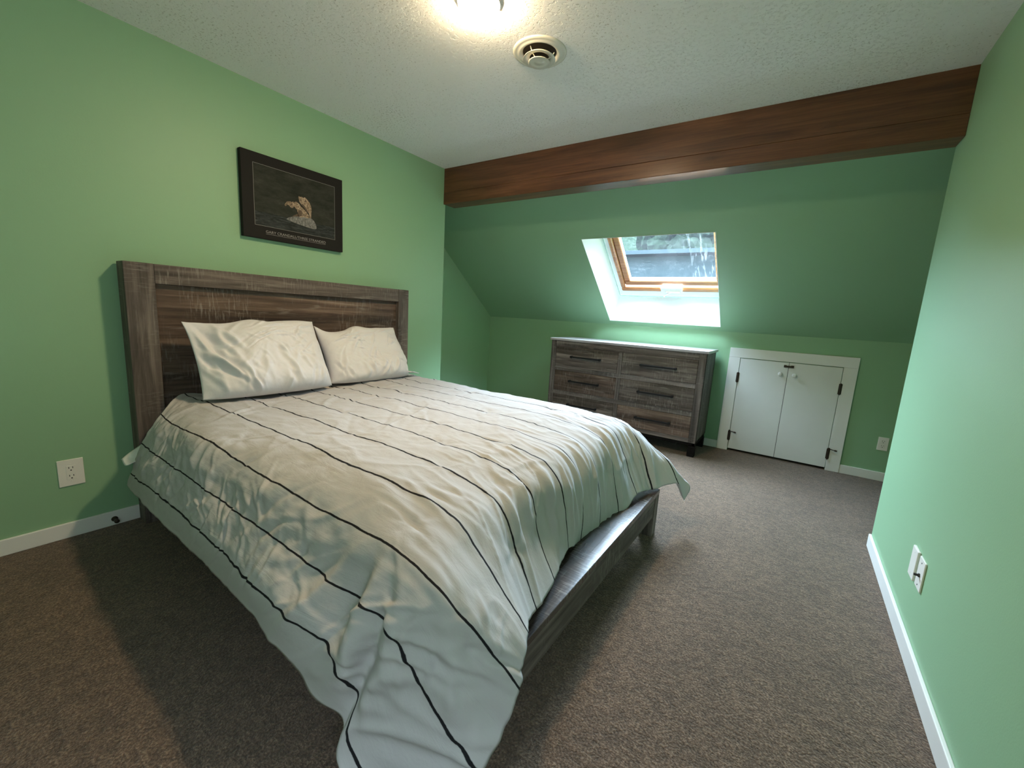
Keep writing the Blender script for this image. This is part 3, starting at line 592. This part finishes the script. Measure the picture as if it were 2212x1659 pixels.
NET = [
  (-1.376, [(0.151,-1.060,0.243), (0.613,-1.100,0.290), (0.935,-1.110,0.296), (1.251,-1.110,0.283), (1.541,-1.120,0.282), (1.713,-1.130,0.266), (1.824,-1.120,0.207), (1.938,-1.100,0.191), (1.954,-1.120,0.096), (2.080,-1.120,0.020)]),
  (-1.299, [(0.185,-1.050,0.311), (0.590,-1.085,0.375), (1.009,-1.100,0.395), (1.350,-1.110,0.392), (1.603,-1.120,0.387), (1.789,-1.120,0.373), (1.929,-1.110,0.349), (1.978,-1.090,0.277), (1.978,-1.100,0.152), (2.038,-1.090,0.059)]),
  (-1.126, [(0.296,-1.020,0.471), (0.563,-1.040,0.487), (0.959,-1.050,0.495), (1.276,-1.050,0.488), (1.568,-1.050,0.481), (1.810,-1.045,0.462), (1.967,-1.050,0.474), (2.069,-1.060,0.450), (2.157,-1.030,0.300), (2.248,-0.950,0.135)]),
  (-0.953, [(0.301,-0.950,0.607), (0.505,-0.965,0.602), (0.853,-0.970,0.610), (1.230,-0.970,0.592), (1.550,-0.970,0.577), (1.812,-0.965,0.576), (2.000,-0.970,0.573), (2.131,-0.970,0.535), (2.225,-0.930,0.428), (2.288,-0.865,0.298)]),
  (-0.78, [(0.150,-0.800,0.655), (0.500,-0.785,0.645), (0.900,-0.785,0.640), (1.250,-0.790,0.640), (1.554,-0.808,0.635), (1.817,-0.794,0.628), (2.003,-0.794,0.600), (2.093,-0.790,0.530), (2.171,-0.785,0.441), (2.243,-0.780,0.358)]),
  (-0.607, [(0.150,-0.607,0.645), (0.500,-0.607,0.645), (0.900,-0.607,0.645), (1.300,-0.607,0.645), (1.600,-0.607,0.642), (1.830,-0.607,0.630), (1.970,-0.607,0.605), (2.044,-0.607,0.564), (2.107,-0.607,0.441), (2.186,-0.607,0.299)]),
  (-0.434, [(0.150,-0.434,0.650), (0.500,-0.434,0.650), (0.900,-0.434,0.650), (1.300,-0.434,0.650), (1.600,-0.434,0.647), (1.830,-0.434,0.635), (1.970,-0.434,0.610), (2.037,-0.434,0.564), (2.078,-0.434,0.424), (2.151,-0.434,0.285)]),
  (-0.261, [(0.150,-0.261,0.653), (0.500,-0.261,0.653), (0.900,-0.261,0.653), (1.300,-0.261,0.653), (1.600,-0.261,0.650), (1.830,-0.261,0.638), (1.970,-0.261,0.613), (2.051,-0.261,0.540), (2.084,-0.261,0.408), (2.105,-0.261,0.302)]),
  (-0.088, [(0.150,-0.088,0.655), (0.500,-0.088,0.655), (0.900,-0.088,0.655), (1.300,-0.088,0.655), (1.600,-0.088,0.652), (1.830,-0.088,0.640), (1.970,-0.088,0.615), (2.054,-0.088,0.521), (2.084,-0.088,0.379), (2.082,-0.088,0.244)]),
  (0.085, [(0.150,0.085,0.655), (0.500,0.085,0.655), (0.900,0.085,0.655), (1.300,0.085,0.655), (1.600,0.085,0.652), (1.830,0.085,0.640), (1.970,0.085,0.615), (2.045,0.085,0.542), (2.080,0.085,0.389), (2.094,0.085,0.246)]),
  (0.258, [(0.150,0.258,0.653), (0.500,0.258,0.653), (0.900,0.258,0.653), (1.300,0.258,0.653), (1.600,0.258,0.650), (1.830,0.258,0.638), (1.970,0.258,0.613), (2.044,0.258,0.542), (2.095,0.258,0.382), (2.122,0.258,0.237)]),
  (0.431, [(0.150,0.431,0.650), (0.500,0.431,0.650), (0.900,0.431,0.650), (1.300,0.431,0.650), (1.600,0.431,0.647), (1.830,0.431,0.635), (1.970,0.431,0.610), (2.030,0.431,0.546), (2.098,0.431,0.414), (2.156,0.431,0.299)]),
  (0.604, [(0.150,0.604,0.645), (0.500,0.604,0.645), (0.900,0.604,0.645), (1.300,0.604,0.645), (1.600,0.604,0.642), (1.830,0.604,0.630), (1.970,0.604,0.605), (2.055,0.604,0.545), (2.119,0.604,0.436), (2.179,0.604,0.274)]),
  (0.777, [(0.150,0.735,0.585), (0.500,0.735,0.590), (0.900,0.735,0.585), (1.300,0.735,0.580), (1.600,0.740,0.570), (1.830,0.745,0.555), (1.990,0.755,0.520), (2.090,0.765,0.470), (2.198,0.775,0.384), (2.261,0.800,0.269)]),
  (0.87, [(0.150,0.770,0.500), (0.500,0.775,0.500), (0.900,0.780,0.500), (1.300,0.780,0.490), (1.600,0.790,0.480), (1.830,0.800,0.460), (1.990,0.815,0.430), (2.120,0.840,0.370), (2.313,0.880,0.262), (2.302,0.860,0.157)])]

def catmull(P, t, axis):
    """P control net, t param array 0..n-1 along axis"""
    P = np.moveaxis(P, axis, 0); n = P.shape[0]
    ext = np.concatenate([2*P[:1]-P[1:2], P, 2*P[-1:]-P[-2:-1]])
    i = np.minimum(t.astype(int), n-2); f = (t-i).reshape((-1,)+(1,)*(P.ndim-1))
    a, b, c, d = ext[i], ext[i+1], ext[i+2], ext[i+3]
    r = .5*((2*b)+(c-a)*f+(2*a-5*b+4*c-d)*f*f+(3*b-a-3*c+d)*f**3)
    return np.moveaxis(r, 0, axis)
def comforter():
    Tk = np.array([r[0] for r in NET]); C = np.array([r[1] for r in NET])   # rows t, stations s
    S = np.concatenate([[0], np.cumsum(np.linalg.norm(np.diff(C[7], axis=0), axis=1))])+.15
    nt_, ns = 400, 400
    # even sampling in sheet metres
    tt = np.linspace(Tk[0], Tk[-1], nt_); ss = np.linspace(S[0], S[-1], ns)
    ti = np.interp(tt, Tk, np.arange(len(Tk))); si = np.interp(ss, S, np.arange(len(S)))
    P = catmull(C, ti, 0); P = catmull(P, si, 1)
    # smooth the spline a little
    for _ in range(3):
        P[1:-1] = P[1:-1]*.5+(P[:-2]+P[2:])*.25; P[:, 1:-1] = P[:, 1:-1]*.5+(P[:, :-2]+P[:, 2:])*.25
    T, S2 = np.meshgrid(tt, ss, indexing='ij')
    du = np.gradient(P, axis=0); dv = np.gradient(P, axis=1); N = np.cross(du, dv); N /= np.linalg.norm(N, axis=2, keepdims=True)
    if N[150, 150, 2] < 0: N = -N
    D = np.zeros_like(T)
    foot = sstep(1.78, 2.02, S2); side = sstep(-.80, -.98, T) if False else 1-sstep(-1.0, -.80, T)
    head = 1-sstep(.35, .75, S2)
    # soft puffs and valleys of the quilting
    wx, wy = .35*vnoise(T*2.3, S2*2.1, 101), .35*vnoise(T*2.2+7, S2*2.4, 102)
    top = (1-side*.4)*(1-foot*.6)
    D += .0065*fbm(T*3.4+wx, S2*3.0+wy, 11, 2)*top
    D += top*(.0028*ridge(T*2.6+S2*1.1+wx*2, S2*3.4-T*.8+wy*2, 12)-.002*ridge(T*4.1+wx*2+3, S2*4.3+T+wy*2, 14))
    rnd = random.Random(5); H2 = math.pi/2    # U = T (across), V = S2 (along)
    D += strokes(T, S2, scatter(rnd, 34, (-.8, .75), (.35, 2.0), .2, .9, (.06, .20), (.012, .026), (.0012, .0032)))          # top
    D += strokes(T, S2, scatter(rnd, 34, (-.85, .8), (.28, .80), .0, .8, (.05, .16), (.009, .018), (.003, .007), 3))        # head end
    D += strokes(T, S2, scatter(rnd, 46, (-.95, .8), (1.72, 2.08), H2, .30, (.06, .16), (.006, .012), (.002, .004), 1))    # foot roll
    D += strokes(T, S2, scatter(rnd, 26, (-.80, .8), (2.02, 2.38), H2, .22, (.07, .16), (.010, .020), (.005, .010), 1))    # foot drop
    D += strokes(T, S2, scatter(rnd, 44, (-1.30, -.92), (.25, 1.9), .45, .40, (.06, .17), (.008, .018), (.003, .0065), 2))  # near side
    D += strokes(T, S2, scatter(rnd, 20, (-1.28, -.95), (.25, 1.9), -.7, .5, (.05, .12), (.007, .014), (.002, .0055), 2))
    D += strokes(T, S2, scatter(rnd, 16, (-1.30, -.92), (1.95, 2.35), .75, .35, (.08, .20), (.008, .016), (.004, .009), 1.5))  # near corner
    D += strokes(T, S2, scatter(rnd, 10, (-1.15, -.88), (1.95, 2.30), -.6, .4, (.04, .09), (.006, .010), (.003, .006), 2))
    D += top*.0020*fbm(T*17+wx*4, S2*15+wy*4, 15, 2)
    # tack points: little dimples with radiating puckers on a staggered grid
    for k_, (tq, sq) in enumerate(((-.43, .95), (-.43, 1.62), (.10, .78), (.10, 1.42), (-.86, 1.92), (-.88, 1.05), (-.16, 1.12), (.42, 1.02), (.42, 1.62), (-.60, .62), (-1.17, 1.02), (-1.20, 1.70), (-.10, .45), (-.34, 2.16), (-.62, 2.20), (.2, 2.15))):
        rx, ry = T-tq, S2-sq; rr = np.hypot(rx, ry)+1e-6; an = np.arctan2(ry, rx)
        D += -.007*np.exp(-(rr/.03)**2)+.0012*np.sin(an*(5+k_ % 3)+k_)*np.exp(-((rr-.05)/.045)**2)
    # fine gathers running down the foot
    wob = S2*1.2+.5*vnoise(T*2, S2*3, 5)
    amp = (.45+.55*vnoise(T*4, S2*3, 3))
    D += foot*.0024*np.sin(T*120+wob*3+3.0*vnoise(T*7, S2*2.0, 21))*amp
    D += sstep(1.55, 1.85, S2)*(1-sstep(2.15, 2.4, S2))*.0045*ridge(T*12+S2*2.5+wx, S2*3.0, 31)*(1-side)
    D += foot*(.009*vnoise(T*9, S2*1.6, 33)+.006*vnoise(T*19, S2*2.4, 34))
    # crumples around the head end
    D += head*(.003*ridge(T*5+S2*3+wx*3, S2*8+wy*4, 41)+.006*fbm(T*6, S2*8, 43, 2))
    # side: slanting creases fanning from the mattress edge
    q = S2-(T+.9)*.55+wx*.3
    hemq = sstep(-1.36, -1.27, T); D += side*(.12+.88*hemq)*(.006*vnoise(q*7, T*2.2, 51)+.002*ridge(q*7.5, T*2.6+S2, 52)+.0018*np.sin(q*62+3*vnoise(q*5, T*4, 55))*(.5+.5*vnoise(S2*4, T*5, 56))+.007*vnoise(S2*3.2+T, T*3, 53))
    D += side*(.003*fbm(S2*16, T*18, 58, 2))
    # big folds of the hanging near corner, fanning from the mattress corner
    a = -T-.82; b = S2-1.90; ang = np.arctan2(a, b); rad = np.hypot(a.clip(0), b.clip(-.3)); m_ = sstep(.10, .42, rad)*sstep(-.05, .05, a)*(.5+.5*sstep(-1.385, -1.22, T))
    fold = lambda c, w: np.exp(-((ang-c)/w)**2)
    D += m_*(-.034*fold(1.55, .11)+.026*fold(1.34, .09)-.016*fold(1.18, .07)+.014*fold(1.05, .07)-.010*fold(1.98, .10)+.014*fold(1.80, .06)-.010*fold(.8, .08)+.010*fold(.66, .07)-.008*fold(.5, .06))
    D += m_*.003*fbm(ang*6, rad*14, 83, 2)
    D *= .50+.50*sstep(-1.385, -1.22, T)
    P = P+N*D[..., None]
    e = np.minimum(np.minimum(T-tt[0], tt[-1]-T), np.minimum(S2-ss[0], ss[-1]-S2)).clip(0)
    th = .024*np.sqrt(1-(1-(e/.04).clip(0, 1))**2)
    wav = .002*np.sin(S2*21+2*vnoise(S2*4, T, 71))*np.exp(-((T-tt[0])/.05)); P[..., 2] += wav
    P[..., 2] = np.maximum(P[..., 2], .03)
    m = NT('cream_cotton_with_black_stripes', .82, .18)
    uv = m.node('ShaderNodeUVMap', uv_map='sheet'); sp = m.node('ShaderNodeSeparateXYZ'); m.link(uv.outputs[0], sp.inputs[0])
    v = m.coord()
    jit = m.math('ADD', m.math('MULTIPLY', m.math('SUBTRACT', m.noise(v, 60, 2), .5), .003), m.math('MULTIPLY', m.math('SUBTRACT', m.noise(v, 5.5, 3), .5), .022))
    u = m.math('ADD', m.math('ADD', sp.outputs[0], jit), 1.299+.173*4.5)
    fr_ = m.math('FRACT', m.math('DIVIDE', u, .173)); dd = m.math('ABSOLUTE', m.math('SUBTRACT', fr_, .5))
    ln = m.ramp(dd, [(0., 1.), (.0175, 1.), (.022, 0.)])
    base = m.mix((.465, .452, .45), (.485, .47, .468), m.noise(v, 25, 3))
    m.col(m.mix(base, (.012, .012, .014), ln))
    st = m.coord((3, 1, 1)); uvm = m.node('ShaderNodeMapping'); m.link(uv.outputs[0], uvm.inputs[0]); uvm.inputs['Scale'].default_value = (28, 7, 1)
    bb = m.bump(m.noise(uvm.outputs[0], 1., 4, .6, .8), .35, .006); m.bump(m.noise(v, 14, 5, .62, .5), .35, .007, bb)
    o = shell('comforter', P, th, m.m, (1.1, -.134, .6), np.stack([T, S2], 2))
    meta(o, 'cream comforter with thin black stripes draped over the bed', 'comforter')
comforter()

# white sheet corner poking out on the near side by the headboard, and the hanging corner at the far foot
def flap(name, pts, label, cat):
    n = 14; P = np.zeros((n, n, 3)); c = [np.array(p) for p in pts]
    for i in range(n):
        for j in range(n):
            u, v = i/(n-1), j/(n-1); P[i, j] = (c[0]*(1-u)+c[1]*u)*(1-v)+(c[3]*(1-u)+c[2]*u)*v; P[i, j] += np.array([.004*math.sin(6*u+2*v), .004*math.cos(5*v), .006*math.sin(7*u)*v])
    o = shell(name, P, np.full((n, n), .004)*1.0, M_SHEET, pts[0]); return meta(o, label, cat)
flap('flat_sheet', [(.16, -.99, .44), (.34, -.99, .43), (.30, -1.085, .385), (.17, -1.075, .380)], 'corner of white sheet sticking out below the comforter by the headboard', 'sheet')

# ------------------------------------------------------------------ pillows
def pillow(label, cy, w, h, bottom, top, thick, seed, flange, twist=0.):
    """leaning pillow: bottom/top are (x,z) of the lower and upper seam"""
    nu, nv = 190, 130; u = np.linspace(-1, 1, nu); v = np.linspace(-1, 1, nv); Uu, Vv = np.meshgrid(u, v, indexing='ij')
    bx, bz = bottom; tx_, tz = top; ax = np.array([tx_-bx, 0, tz-bz]); L = np.linalg.norm(ax); ax /= L; nrm = np.array([ax[2], 0, -ax[0]])   # faces +x/up
    prof = ((1-np.abs(Uu)**3.2).clip(0))**.55*((1-np.abs(Vv)**2.6).clip(0))**.55
    if flange: prof = prof*(1-.62*(1-sstep(-.98, -.45, Uu)))+.0
    T_ = thick*prof
    pin = 1-.055*(np.abs(Vv)**2)*(1-np.abs(Uu)**6); pinv = 1-.06*(1-np.abs(Vv)**4)*0
    Y = cy+Uu*w/2*(1-.05*(1-Vv**2)*(np.abs(Uu)**4)); A = (Vv*(1-.07*(1-Uu**4)*0-.045*(1-np.abs(Uu)**3)*(Vv > 0)))*.5*L
    mid = np.array([(bx+tx_)/2, 0, (bz+tz)/2])
    P = mid+A[..., None]*ax; P[..., 1] = Y
    T_ = T_*(1-.30*Vv); Pm = P.copy(); P = P+nrm*(.62*T_)[..., None]
    sag = .022*fbm(Uu*1.6+seed, Vv*.8, seed, 2)*sstep(-1, .6, Vv); P[..., 2] += sag; Pm[..., 2] += sag
    bend = sstep(-.1, -1, Vv)*.05*(1-np.abs(Uu)**4); P[..., 0] += bend; Pm[..., 0] += bend
    wx, wy = .5*vnoise(Uu*1.7+seed, Vv*1.6, seed+11), .5*vnoise(Uu*1.8, Vv*1.5+seed, seed+12)
    D = .012*fbm(Uu*1.6+wx, Vv*1.4+wy, seed+4, 2)+.0022*fbm(Uu*9+wx*3, Vv*8+wy*3, seed+5, 2)
    rnd = random.Random(seed)
    D += strokes(Uu, Vv, scatter(rnd, 26, (-.85, .9), (-.95, -.2), math.pi/2, .55, (.15, .42), (.022, .045), (.005, .011), .5))
    D += strokes(Uu, Vv, scatter(rnd, 18, (-.6, .9), (.1, .9), .7, .6, (.12, .38), (.022, .045), (.005, .010), .6))
    D += strokes(Uu, Vv, scatter(rnd, 12, (-.3, .7), (-.5, .5), 2.3, .6, (.10, .28), (.018, .035), (.003, .007), .8))
    if flange: D += strokes(Uu, Vv, scatter(rnd, 12, (-.95, -.45), (-.6, .9), math.pi/2+.25, .25, (.3, .7), (.03, .06), (.010, .020), .3))
    # puckers running in from the seams
    bot = sstep(-.25, -.95, Vv); D += bot*.007*np.sin(Uu*17+2.5*vnoise(Uu*3, Vv*1.2, seed+6))*(.5+.5*vnoise(Uu*4, 0*Vv, seed+7))
    tp = sstep(.45, .95, Vv); D += tp*.006*np.sin(Uu*13+Vv*3+3*vnoise(Uu*2.5, Vv, seed+8))*(.5+.5*vnoise(Uu*3+4, 0*Vv, seed+9))
    if flange:
        fl = 1-sstep(-.80, -.40, Uu); D += fl*.010*np.sin((Uu+.16*Vv)*15+seed)*(.7+.3*Vv)
    edge = (1-np.abs(Uu)**8)*(1-np.abs(Vv)**8)
    P = P+nrm*(D*edge)[..., None]
    e = np.minimum(1-np.abs(Uu), 1-np.abs(Vv)); th = T_*1.0+.006*(e > 0)
    org = (bx, cy, bz)
    # underside follows nrm, flattened
    o = shell('pillow', P, th, M_PILLOW, org, back=Pm-nrm*(.38*T_)[..., None]-np.array([.003, 0, 0])*(e > 0)[..., None])
    return meta(o, label, 'pillow', 'white pillows against the headboard')
pillow('white pillow on the near side of the bed, its pillowcase end hanging loose', -.472, .675, .42, (.400, .668), (.195, 1.045), .185, 3, True)
pillow('white pillow on the far side of the bed, partly behind the other', .205, .635, .40, (.350, .668), (.172, 1.005), .165, 17, False)
pw = bpy.data.objects['pillow.001']
n_ = 16; P_ = np.zeros((n_, n_, 3))
for i in range(n_):
    for j in range(n_):
        u, v = i/(n_-1), j/(n_-1); P_[i, j] = (.375+.04*v-.01*u, .47+.105*u, .694+.010*math.sin(3.2*u+v)-.012*u+.006*math.sin(9*u)*(1-v)+.014*u*v)
fl_ = shell('pillowcase_corner', P_, np.full((n_, n_), .006), M_PILLOW, tuple(ORG['pillow.001']), parent=pw)
